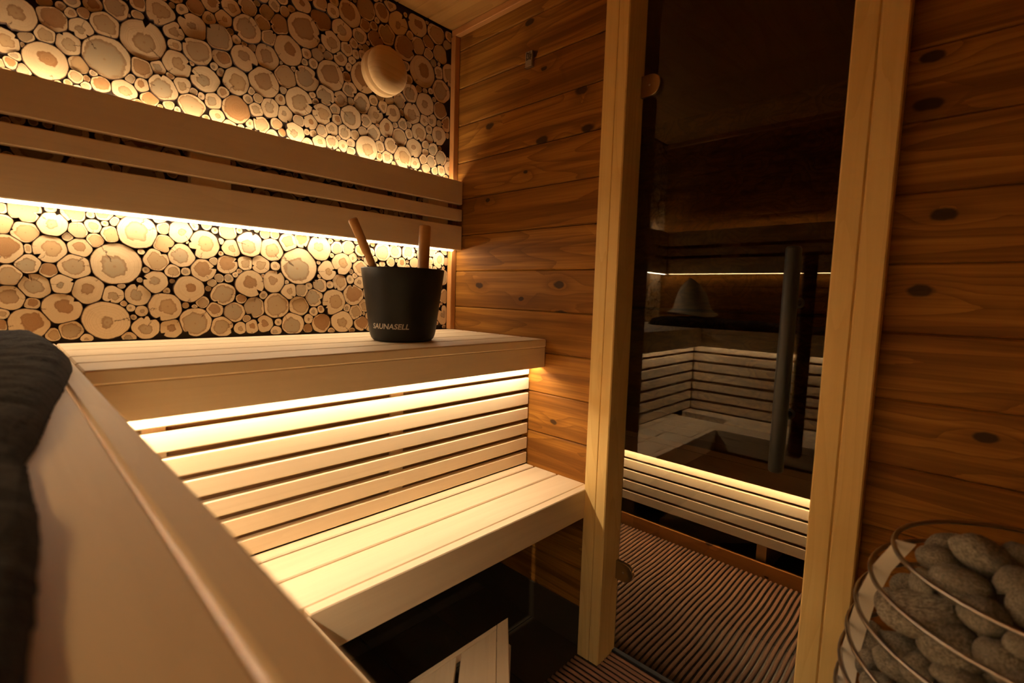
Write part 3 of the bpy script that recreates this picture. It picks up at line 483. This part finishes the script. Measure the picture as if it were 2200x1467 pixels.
# corner step: planks run across the corner, parallel to its long edge
st = tag(empty('corner_step', (-.6, -.9, 0)), 'low triangular corner step of diagonal planks under the benches', 'step')
ZS = .28; S2 = 2 ** .5
def prism(name, pts, z0, z1, parent, mat='aspen', bev=.0015, label=None):
    cx = sum(p[0] for p in pts) / len(pts); cy = sum(p[1] for p in pts) / len(pts); ang = math.pi / 4
    bm = bmesh.new(); loc = []
    for p in pts:
        dx, dy = p[0] - cx, p[1] - cy
        loc.append((dx * math.cos(ang) + dy * math.sin(ang), dx * -math.sin(ang) + dy * math.cos(ang)))
    # local x along the plank, local z across, local y up
    bo = [bm.verts.new((a, -(z1 - z0) / 2, -b)) for a, b in loc]; to = [bm.verts.new((a, (z1 - z0) / 2, -b)) for a, b in loc]
    n = len(pts); bm.faces.new(to); bm.faces.new(bo[::-1])
    for i in range(n): bm.faces.new((bo[i], bo[(i + 1) % n], to[(i + 1) % n], to[i]))
    bmesh.ops.recalc_face_normals(bm, faces=bm.faces)
    if bev: bmesh.ops.bevel(bm, geom=list(bm.edges), offset=bev, segments=1, affect='EDGES', profile=.5)
    o = link(name, bm_mesh(bm, name), mat, parent, label)
    o.matrix_local = Matrix.Translation(-parent.location) @ frame((cx, cy, (z0 + z1) / 2), (math.cos(ang), math.sin(ang), 0), 'z')
    return o
y_in, x_in = -.7345, XL + .028          # inner edge of the straight border boards
def band(a, b):                         # region a < (x-y)/sqrt2 < b behind the border boards
    return [(b * S2 + y_in, y_in), (a * S2 + y_in, y_in), (x_in, x_in - a * S2), (x_in, x_in - b * S2)]
y_b = -.7205
prism('edge_board', [(.2425 * S2 + y_b, y_b), (.2135 * S2 + y_b, y_b), (XL + .002, XL + .002 - .2135 * S2), (XL + .002, XL + .002 - .2425 * S2)], ZS - .022, ZS, st)
prism('plank', band(.129, .2125), ZS - .022, ZS, st); prism('plank', band(.036, .119), ZS - .022, ZS, st); 
prism('plank', [(.026 * S2 + y_in, y_in), (x_in, y_in), (x_in, x_in - .026 * S2)], ZS - .022, ZS, st)
prism('border_board', [(.2125 * S2 + y_b, y_b), (XL + .002, y_b), (XL + .002, y_in + .001), (.2125 * S2 + y_in + .001, y_in + .001)], ZS - .022, ZS, st)
prism('border_board', [(x_in - .001, y_in), (x_in - .001, x_in - .001 - .2125 * S2), (XL + .002, XL + .002 - .2125 * S2), (XL + .002, y_in)], ZS - .022, ZS, st)
prism('apron', [(.2385 * S2 + y_b, y_b), (.2185 * S2 + y_b, y_b), (XL + .002, XL + .002 - .2185 * S2), (XL + .002, XL + .002 - .2385 * S2)], ZS - .10, ZS - .0225, st)
for x, y in ((-.46, -.745), (XL + .02, -.745), (XL + .02, -1.20)): board('leg', (x, y - .035, -.0122), (x + .035, y, ZS - .0225), 'z', '-y', 'aspen', st, .002)

# ------------------------------------------------------------------ door
door = empty('door_1', (0, -1.05, 0)); structure(door, 'tinted glass sauna door in a spruce frame')
board('casing', (-.040, -.757, -.0122), (-.0005, -.715, 2.13), 'z', '-x', 'spruce', door, .0015)
board('jamb', (-.0405, -.793, -.0122), (.060, -.7575, 2.13), 'z', '-x', 'spruce', door, .003)
board('jamb', (-.0405, -1.3655, -.0122), (.060, -1.320, 2.13), 'z', '-x', 'spruce', door, .003)
board('casing', (-.040, -1.414, -.0122), (-.0005, -1.366, 2.13), 'z', '-x', 'spruce', door, .003)
board('head', (-.0405, -1.3195, 2.085), (.060, -.7935, 2.13), 'y', '-x', 'spruce', door, .002)
pane = board('glass_pane', (GX, -1.3175, .010), (GX + .008, -.7955, 2.082), 'z', '-x', 'glass', door, 0, 'smoke tinted glass')
board('threshold', (.040, -1.3195, -.012), (.059, -.7935, .0035), 'y', 'z', 'core', door, .001)
def hinge(z):
    bm = bmesh.new(); n = 18; pts = [(-.012, -.030), (-.012, .030)] + [(.018 + .030 * math.sin(math.pi * k / n), .030 * math.cos(math.pi * k / n)) for k in range(n + 1)]
    a = [bm.verts.new((0, -y, q)) for y, q in pts]; b = [bm.verts.new((.0125, -y, q)) for y, q in pts]
    bm.faces.new(a); bm.faces.new(b[::-1])
    for i in range(len(pts)): bm.faces.new((a[i], b[i], b[(i + 1) % len(pts)], a[(i + 1) % len(pts)]))
    bmesh.ops.recalc_face_normals(bm, faces=bm.faces)
    bmesh.ops.bevel(bm, geom=[e for e in bm.edges if abs(e.verts[0].co.x) < 1e-6 and abs(e.verts[1].co.x) < 1e-6], offset=.0015, segments=1, affect='EDGES', profile=.5)
    h = link('hinge', bm_mesh(bm, 'hinge'), 'warm_reflect_metal', door, 'round-ended metal glass hinge'); h.location = Vector((GX - .013, -.806, z)) - door.location
    s = link('screw', bm_mesh(lathe([(0, .0012), (.003, .0010), (.0035, 0), (.0012, -.0004), (0, -.0004)], 14), 'screw', True), 'steel', h)
    s.matrix_local = frame((-.0008, -.016, 0), 'y', '-z') @ Matrix.Rotation(0, 4, 'X'); s.rotation_euler = (0, -math.pi / 2, 0)
for z in (1.742, .278): hinge(z)
hd = link('handle', bm_mesh(tube([(0, 0, z) for z in (.738, .741, .744, 1.256, 1.259, 1.262)], [.013, .0155, .0165, .0165, .0155, .013], 28), 'handle', True), 'handle_metal', door, 'dark tubular door handle')
hd.location = Vector((-.030, -1.243, 0)) - door.location
for z in (.865, 1.135):
    so = link('standoff', bm_mesh(tube([(.013, 0, z), (GX + .030 - .0005, 0, z)], .008, 14), 'standoff', True), 'handle_metal', hd)
    so2 = link('rosette', bm_mesh(tube([(GX + .030 - .004, 0, z), (GX + .030 - .0004, 0, z)], .013, 18), 'rosette', True), 'handle_metal', hd)

# ------------------------------------------------------------------ slatted roll mats
def mat_things():
    m1 = tag(empty('roll_mat', (-.15, -1.0, 0)), 'slatted wooden roll mat on the sauna floor at the door post', 'mat')
    x = .0275; k = 0
    while x > -.36:
        short = x + .012 > -.043
        bm = bmesh.new(); y0, y1 = (-1.317, -.796) if short else (-1.42, -.722); n = 16
        amp = .0016
        pts = [(amp * math.sin((y0 + (y1 - y0) * i / n) * 14 + .6 * math.sin(k * .4)), y0 + (y1 - y0) * i / n) for i in range(n + 1)]
        s = link('mat_slat', bm_mesh(tube([(0, b + 1.0, a * 0) for a, b in pts], .0058, 8), 'mat_slat', True), 'mat_wood', m1)
        for v in s.data.vertices: v.co.x += amp * math.sin((v.co.y - 1.0) * 14 + .3 * math.sin(k * .5)); v.co.z *= .85
        s.location = (x + .006 + .15, 0, -.0062)
        x -= .019; k += 1
    for y in (-.80, -1.05, -1.29):
        c = link('cord', bm_mesh(tube([(-.355 + .15, y + 1.0, 0), (.03 + .15, y + 1.0, 0)], .0012, 6), 'cord'), 'backing', m1); c.location = (0, 0, -.0095)
    m2 = tag(empty('roll_mat', (.47, -1.0, 0)), 'slatted wooden roll mat behind the glass door', 'mat')
    y = -.20; k = 0
    while y > -1.75:
        s = link('mat_slat', bm_mesh(tube([(.063 + i * .797 / 14 - .47, .0016 * math.sin(i * 1.1 + .3 * math.sin(k * .5)), 0) for i in range(15)] if not -1.316 < y < -.797 else [(.061 + i * .799 / 14 - .47, .0016 * math.sin(i * 1.1 + .3 * math.sin(k * .5)), 0) for i in range(15)], .0058, 8), 'mat_slat', True), 'mat_wood', m2)
        s.location = (0, y + 1.0, -.0062); y -= .019; k += 1
    for xx in (.20, .47, .76):
        c = link('cord', bm_mesh(tube([(xx - .47, -.745, 0), (xx - .47, .795, 0)], .0012, 6), 'cord'), 'backing', m2); c.location = (0, 0, -.0095)
mat_things()

# ------------------------------------------------------------------ lobby behind the glass door
fl2 = box_obj('floor', [((.0605, -2.2, -.05), (1.6, .4, -.0125))], 'tile'); structure(fl2, 'dark floor behind the glass door')
wl = box_obj('wall_lobby', [((1.56, -2.2, -.02), (1.6, .4, 2.2))], 'pine'); structure(wl, 'dark wall behind the lobby bench')
structure(box_obj('wall_lobby_side', [((.05, .36, -.02), (1.555, .4, 2.2))], 'pine'), 'lobby side wall')
structure(box_obj('wall_lobby_end', [((.05, -2.2, -.02), (1.555, -2.16, 2.2))], 'pine'), 'lobby end wall')
structure(box_obj('ceiling_lobby', [((.05, -2.2, 2.2), (1.6, .4, 2.24))], 'pine_ceiling'), 'lobby ceiling')
lo = tag(empty('lobby_bench', (.80, -.9, 0)), 'bench with lit slatted front behind the glass door', 'bench')
for a, b in ((0, .12), (.125, .245), (.25, .37), (.375, .495)): board('seat_plank', (.80 + a, -1.95, .474), (.80 + b, .15, .50), 'y', 'z', 'aspen', lo, .0025)
board('fascia', (.801, -1.95, .400), (.826, .15, .4735), 'y', '-x', 'aspen', lo, .002)
for k in range(7):
    board('slat', (.870, -1.95, .127 + .0535 * k), (.888, .15, min(.127 + .0535 * k + .044, .472)), 'y', '-x', 'aspen', lo, .0028) if .127 + .0535 * k < .46 else None
board('back_panel', (.905, -1.95, .13), (.911, .15, .47), 'y', '-x', 'panel_back', lo, 0)
board('plinth', (.872, -1.95, -.0122), (.892, .15, .052), 'y', '-x', 'orange_board', lo, .002)
board('bearer', (.90, -1.0, -.0122), (1.28, -.96, .473), 'x', '-y', 'aspen', lo, .001); board('bearer', (.90, -.1, -.0122), (1.28, -.06, .473), 'x', '-y', 'aspen', lo, .001)
led('led_strip', (.834, -1.93, .405), (.844, .13, .410), 'led_lobby', lo)

# ------------------------------------------------------------------ bucket and ladle
bk = tag(empty('sauna_bucket', (-.44, -.31, ZU)), 'black tapered sauna bucket with pale lettering on the upper bench', 'bucket')
H = .212; rb, rt = .0935, .121
def rad_at(z): return rb + (rt - rb) * (z / H)
prof = [(0, .0008), (rb - .018, .0008), (rb - .008, .003), (rb - .0025, .009), (rb + .0012, .018)] + [(rad_at(z), z) for z in (.03, .08, .13, .18, .209)] + [(rt - .0012, H), (rt - .0035, H)] + [(rad_at(z) - .0045, z) for z in (.2, .15, .1, .05, .012)] + [(0, .010)]
body = link('body', bm_mesh(lathe(prof, 56), 'body', True), 'black_metal', bk)
grip = link('grip_handle', bm_mesh(tube([(0, 0, z) for z in (.02, .025, .340, .3435, .345)], [.0165, .0172, .0172, .0165, .0145], 24), 'grip', True), 'bamboo', bk, 'thick bamboo grip')
grip.matrix_local = Matrix.Translation((.047, -.020, 0)) @ Matrix.Rotation(.045, 4, 'Y')
# lettering wrapped on the tapered body
fc = bpy.data.curves.new('lettering', 'FONT'); fc.body = 'SAUNASELL'; fc.size = .0205; fc.shear = .22; fc.offset = .0005; fc.space_character = 1.02; fc.align_x = 'LEFT'; fc.resolution_u = 3; fc.extrude = .0
to = bpy.data.objects.new('lettering_source', fc); COL.objects.link(to)
dg = bpy.context.evaluated_depsgraph_get(); tm = bpy.data.meshes.new_from_object(to.evaluated_get(dg)); bpy.data.objects.remove(to)
tb = bmesh.new(); tb.from_mesh(tm); bmesh.ops.triangulate(tb, faces=tb.faces); bmesh.ops.subdivide_edges(tb, edges=[e for e in tb.edges if e.calc_length() > .004], cuts=2)
w_ = max(v.co.x for v in tb.verts)
az0 = math.atan2(-1.5588 + .31, -1.2787 + .44)
arc = .116; sc_ = arc / w_
for v in tb.verts:
    a = az0 - math.radians(56) + v.co.x * sc_ / .1005; z = .0395 + v.co.y * 1.02
    r = rad_at(z) + .0006
    v.co = (r * math.cos(a), r * math.sin(a), z)
bmesh.ops.recalc_face_normals(tb, faces=tb.faces)
link('lettering', bm_mesh(tb, 'lettering'), 'print', body, 'pale printed lettering')

ld = tag(empty('ladle', (-.44, -.31, ZU)), 'bamboo handled ladle leaning to the left in the bucket', 'ladle')
a, b = Vector((-.047, -.004, .105)), Vector((-.169, -.010, .336))
d = (b - a)
hm = tube([a + d * t for t in (0, .02, .60, .63, .64, .985, .995, 1)], [.0085, .0098, .0105, .0108, .0122, .0128, .012, .0105], 18)
link('ladle_handle', bm_mesh(hm, 'ladle_handle', True), 'bamboo', ld)
cup = link('ladle_bowl', bm_mesh(lathe([(0, 0), (.024, .001), (.031, .010), (.033, .035), (.031, .035), (.029, .011), (.022, .003), (0, .002)], 28), 'ladle_bowl', True), 'black_metal', ld)
cup.location = (-.012, .006, .014)
link('ladle_stem', bm_mesh(tube([(-.040, -.002, .040), (-.044, -.003, .075), a], [.004, .004, .0075], 10), 'ladle_stem', True), 'black_metal', ld)

# ------------------------------------------------------------------ vent and sensor
vt = tag(empty('vent_disc', (-.333, 0, 1.874)), 'round turned wooden vent disc on the log wall', 'vent')
vb = link('base_ring', bm_mesh(lathe([(0, .004), (.074, .004), (.0765, .008), (.0765, .026), (.0745, .030), (0, .030)], 56), 'base_ring', True), 'turned', vt)
vb.matrix_local = frame((0, 0, 0), 'x', 'z') @ Matrix.Identity(4); vb.rotation_euler = (math.pi / 2, 0, 0)
vf = link('front_disc', bm_mesh(lathe([(0, .041), (.068, .041), (.0735, .044), (.0755, .049), (.0735, .054), (.066, .0595), (.055, .0645), (.044, .0675), (.032, .0685), (0, .0685)], 56), 'front_disc', True), 'turned', vt)
vf.rotation_euler = (math.pi / 2, 0, 0)
vk = link('spindle', bm_mesh(lathe([(0, .029), (.014, .029), (.014, .042), (0, .042)], 20), 'spindle'), 'aspen', vt); vk.rotation_euler = (math.pi / 2, 0, 0)

sn = tag(empty('temperature_sensor', (-.004, -.394, 1.921)), 'small grey sensor with slotted grille high on the plank wall', 'sensor')
board('housing', (-.012, -.409, 1.896), (-.0005, -.379, 1.946), 'z', '-x', 'sensor', sn, .0015)
for y, z, dy, dz in ((-.386, 1.936, .003, .014), (-.390, 1.939, .009, .003), (-.394, 1.933, .003, .010), (-.400, 1.936, .003, .012), (-.404, 1.932, .006, .003), (-.386, 1.922, .003, .010), (-.391, 1.920, .007, .003), (-.396, 1.924, .003, .009), (-.402, 1.921, .003, .011), (-.404, 1.927, .005, .003)):
    board('grille_slot', (-.0135, y - dy / 2, z - dz / 2), (-.0115, y + dy / 2, z + dz / 2), 'z', '-x', 'sensor_dark', sn, 0)
board('lip', (-.0135, -.409, 1.8955), (-.0005, -.379, 1.8975), 'y', '-x', 'steel', sn, 0)

# ------------------------------------------------------------------ heater with stones
hx, hy = -.312, -1.6866
ht = tag(empty('sauna_heater', (hx, hy, -.0125)), 'round wire cage sauna heater filled with grey stones', 'heater')
ZO = .0125
RZ = [(.770, .1947), (.7227, .2204), (.6704, .2351), (.6183, .2426), (.5708, .2486), (.52, .2505), (.47, .2505), (.42, .2505), (.37, .2505), (.32, .2505), (.27, .2505), (.22, .2505), (.17, .2486), (.12, .2426)]
def ring_r(z): return float(np.interp(z, [q[0] for q in RZ[::-1]], [q[1] for q in RZ[::-1]]))
for z, r in RZ:
    o = link('ring', bm_mesh(tube([(r * math.cos(2 * math.pi * i / 72), r * math.sin(2 * math.pi * i / 72), 0) for i in range(72)], .0036, 8, True), 'ring', True), 'wire', ht); o.location = (0, 0, z + ZO)
for az in (97, 187, 277, 7):
    bm = bmesh.new(); zz = [.775, .7227, .6704, .6183, .5708, .52, .4, .3, .17, .10]; rows = []
    for z in zz:
        ro = ring_r(z) - .0025; rows.append([bm.verts.new((rr, t, z + ZO)) for rr, t in ((ro - .024, -.0012), (ro, -.0012), (ro, .0012), (ro - .024, .0012))])
    for p_, q_ in zip(rows, rows[1:]):
        for i in range(4): bm.faces.new((p_[i], p_[(i + 1) % 4], q_[(i + 1) % 4], q_[i]))
    bm.faces.new(rows[0]); bm.faces.new(rows[-1][::-1]); bmesh.ops.recalc_face_normals(bm, faces=bm.faces)
    o = link('upright', bm_mesh(bm, 'upright'), 'plate_steel', ht, 'pale upright holding the rings'); o.rotation_euler = (0, 0, math.radians(az))
link('core', bm_mesh(lathe([(0, .08 + ZO), (.225, .08 + ZO), (.225, .10 + ZO), (.13, .11 + ZO), (.13, .64 + ZO), (.10, .70 + ZO), (0, .71 + ZO)], 40), 'core', True), 'core', ht)
link('base', bm_mesh(lathe([(0, 0), (.19, 0), (.19, .012), (.06, .02), (.06, .08), (.23, .085), (.23, .093), (0, .093)], 40), 'base', True), 'core', ht)

def stone_mesh(seed):
    r_ = np.random.default_rng(seed); bm = bmesh.new(); bmesh.ops.create_icosphere(bm, subdivisions=3, radius=1)
    dirs = r_.normal(size=(7, 3)); dirs /= np.linalg.norm(dirs, axis=1)[:, None]; am = r_.uniform(-.13, .10, 7); fl = r_.uniform(.80, .92, 7)
    for v in bm.verts:
        n = np.array(v.co); s = 1.0
        for d_, a_ in zip(dirs, am): s += a_ * max(0, n @ d_) ** 2
        n = n * s
        for d_, f_ in zip(dirs[:5], fl):
            k = n @ d_ - f_
            if k > 0: n = n - d_ * k * .7
        v.co = n
    return bm_mesh(bm, 'stone', True)
SM = [stone_mesh(s) for s in range(9)]
for s_ in SM: s_.materials.append(M['stone'])
STONES = [(-0.366,-1.538,0.773,0.031,0.020,12,'round stone just inside the top heater ring, behind the front stones'),(-0.318,-1.539,0.785,0.028,0.011,-15,'flat dark stone at the back of the pile, nearest the plank wall'),(-0.371,-1.582,0.794,0.046,0.023,38,'large elongated stone lying highest on top of the heater pile'),(-0.416,-1.563,0.764,0.039,0.024,22,'stone half crossed by the top ring at the front of the pile'),(-0.423,-1.525,0.712,0.059,0.025,-6,'longest pale stone lying level below the top ring'),(-0.458,-1.557,0.696,0.038,0.029,8,'big rounded stone between the second and third ring, front centre'),(-0.428,-1.504,0.656,0.033,0.017,10,'slim stone tucked under the longest pale stone'),(-0.350,-1.475,0.679,0.022,0.017,-35,'small tilted stone below the pale upright of the heater'),(-0.351,-1.501,0.714,0.022,0.017,-20,'shadowed stone behind the pale upright of the heater'),(-0.451,-1.588,0.752,0.026,0.023,10,'dark stone right below the stone crossed by the top ring'),(-0.358,-1.615,0.809,0.024,0.014,5,'stone at the right picture edge, topmost and farthest back'),(-0.414,-1.617,0.790,0.026,0.019,5,'rounded stone at the right edge inside the top ring'),(-0.443,-1.626,0.774,0.018,0.023,20,'upright stone cut by the right edge of the picture'),(-0.483,-1.607,0.712,0.029,0.024,25,'oval stone at the lower right between second and third ring'),(-0.480,-1.624,0.742,0.017,0.015,20,'small stone at the right edge under the top ring'),(-0.427,-1.496,0.623,0.028,0.018,35,'tilted stone low at the left behind the third ring'),(-0.364,-1.459,0.573,0.016,0.021,10,'leftmost low stone beside the door post'),(-0.451,-1.523,0.646,0.019,0.023,10,'upright stone below the slim tucked stone'),(-0.484,-1.568,0.672,0.030,0.015,5,'flat stone at the bottom edge under the big rounded stone'),(-0.327,-1.460,0.598,0.014,0.025,10,'narrow standing stone at the left rim near the post'),(-0.447,-1.602,0.729,0.019,0.012,0,'deep shadowed stone between the dark and the oval stone'),(-0.392,-1.521,0.742,0.013,0.021,10,'narrow stone standing under the round stone'),(-0.417,-1.481,0.579,0.025,0.014,0,'lowest flat stone at the bottom left of the pile'),(-0.499,-1.629,0.709,0.022,0.015,0,'stone in the bottom right corner of the picture')]
def put_stone(i, p, a, b, ang, label, Rm=None):
    o = link('sauna_stone', SM[i % 9]); tag(o, label, 'stone', 'grey stones in the heater')
    t = math.radians(-ang); X = cr * math.cos(t) + cu * math.sin(t); Z = -cr * math.sin(t) + cu * math.cos(t); Y = Z.cross(X)
    R = Matrix((X, Y, Z)).transposed() if Rm is None else Rm
    o.matrix_world = Matrix.Translation(p) @ R.to_4x4() @ Matrix.Diagonal((a, (a + b) * .5, b, 1)); return o
AXIS = Vector((hx, hy, 0))
def inward(p):
    q = Vector((p[0] - hx, p[1] - hy, 0)); return Vector(p) - q.normalized() * (.020 if p[2] < .70 or abs(p[2] - .712) < .001 else .013)
for i, s in enumerate(STONES): put_stone(i, inward(s[:3]), s[3] * 1.04, s[4] * 1.06, s[5], s[6])
r_ = random.Random(3); got = [(Vector(s[:3]), max(s[3], s[4])) for s in STONES]; k = 0
for t_ in range(6000):
    z = r_.uniform(.14, .70); az = r_.uniform(0, 2 * math.pi); ins = r_.choice((.036, .036, .07))
    R0 = float(np.interp(z, [.08, .57, .62, .67, .72, .77, .80, .83], [.232, .232, .225, .215, .20, .17, .12, .05])) - ins
    if R0 < .02: continue
    if R0 < .155 and z < .66: continue
    p = Vector((hx + R0 * math.cos(az), hy + R0 * math.sin(az), z)); s = r_.uniform(.027, .040)
    if all((p - g).length > (s + gs) * .80 for g, gs in got):
        got.append((p, s)); e = Euler((r_.uniform(-.5, .5), r_.uniform(-.5, .5), az + math.pi / 2 + r_.uniform(-.5, .5)))
        put_stone(k, p, s, s * .74, 0, 'grey rounded sauna stone packed behind the heater rings', e.to_matrix()); k += 1
    if k >= 60: break

# ------------------------------------------------------------------ towel and felt hat on the side bench
tw_y = [-.16, -.22, -.28, -.47, -.50, -.70, -.80, -.90, -.98, -1.03, -1.09, -1.165, -1.21, -1.25, -1.31, -1.35, -1.52]; tw_x = [-1.250, -1.218, -1.203, -1.198, -1.1985, -1.224, -1.239, -1.251, -1.261, -1.270, -1.2685, -1.2675, -1.269, -1.272, -1.2765, -1.279, -1.29]
def towel_mesh():
    nv, nu = 230, 80; bm = bmesh.new(); rows = []
    for i in range(nv + 1):
        y = -.16 - 1.36 * i / nv; xr = float(np.interp(-y, [-q for q in tw_y], tw_x)) + .0022 * mnoise.noise((y * 160, 0, 0)); row = []
        for j in range(nu + 1):
            s = (j / nu) ** 1.3; x = xr + (-1.645 - xr) * s; e = (xr - x)
            edge = min(e / .045, 1.0, (-.16 - y) / .035 + .02, (y + 1.52) / .03 + .02); edge = max(0, edge); edge = (1 - (1 - edge) ** 2) ** .5
            h0 = float(np.interp(-y, [.16, .25, .45, .6, .8, 1.1, 1.5], [.034, .046, .044, .036, .026, .020, .018]))
            f = .0025 * math.sin(y * 17 + 7 * x) + .007 * mnoise.noise((x * 9, y * 14, 1)) + .0025 * mnoise.noise((x * 30, y * 48, 4))
            h = max(.004, edge * (h0 + f)) + .0015 + (.0028 * abs(mnoise.noise((x * 190, y * 190, 3))) + .005 * mnoise.noise((x * 22, y * 30, 7)) * edge if edge > .05 else 0)
            if -1.60 < x < -1.30 and y > -.5: h = min(h, .050)
            row.append(bm.verts.new((x, y, h)))
        rows.append(row)
    bot = [[bm.verts.new((v.co.x, v.co.y, .0006)) for v in (r[0], r[-1])] for r in rows]
    for a, b in zip(rows, rows[1:]):
        for j in range(nu): bm.faces.new((a[j], b[j], b[j + 1], a[j + 1]))
    for i in range(nv):
        bm.faces.new((rows[i][0], bot[i][0], bot[i + 1][0], rows[i + 1][0])); bm.faces.new((rows[i][-1], rows[i + 1][-1], bot[i + 1][1], bot[i][1]))
        bm.faces.new((bot[i][0], bot[i][1], bot[i + 1][1], bot[i + 1][0]))
    bm.faces.new([*rows[0], bot[0][1], bot[0][0]]); bm.faces.new([*rows[-1][::-1], bot[-1][0], bot[-1][1]])
    bmesh.ops.recalc_face_normals(bm, faces=bm.faces)
    for v in bm.verts: v.co.x += 1.43; v.co.y += .8
    return bm_mesh(bm, 'towel', True)
tw = link('towel', towel_mesh(), 'towel'); tw.location = (-1.43, -.8, ZU); tag(tw, 'dark charcoal terry towel spread on the side bench', 'towel')

def hat_mesh():
    prof = [(.150, .000), (.136, .012), (.118, .032), (.103, .062), (.094, .10), (.080, .14), (.058, .175), (.034, .20), (.016, .215), (.006, .224), (0, .226)]
    bm = lathe(prof + [(0, .222)] + [(max(r - .005, .001), max(z - .003, .004)) for r, z in prof[-2::-1]] , 44)
    for v in bm.verts:
        a = math.atan2(v.co.y, v.co.x); k = v.co.z / .226
        v.co.x *= 1 + .05 * math.sin(3 * a + 1); v.co.y *= 1 + .06 * math.cos(2 * a)
        v.co.y += .012 * k * k; v.co.x += .02 * k ** 3
        if k < .2: v.co.z += (.012 + .010 * math.sin(2 * a + .6)) * (1 - k * 5)
    return bm_mesh(bm, 'hat', True)
ha = link('felt_hat', hat_mesh(), 'felt'); ha.location = (-1.45, -.33, ZU + .0525); tag(ha, 'grey felt sauna hat on the towel, mirrored in the door', 'hat')
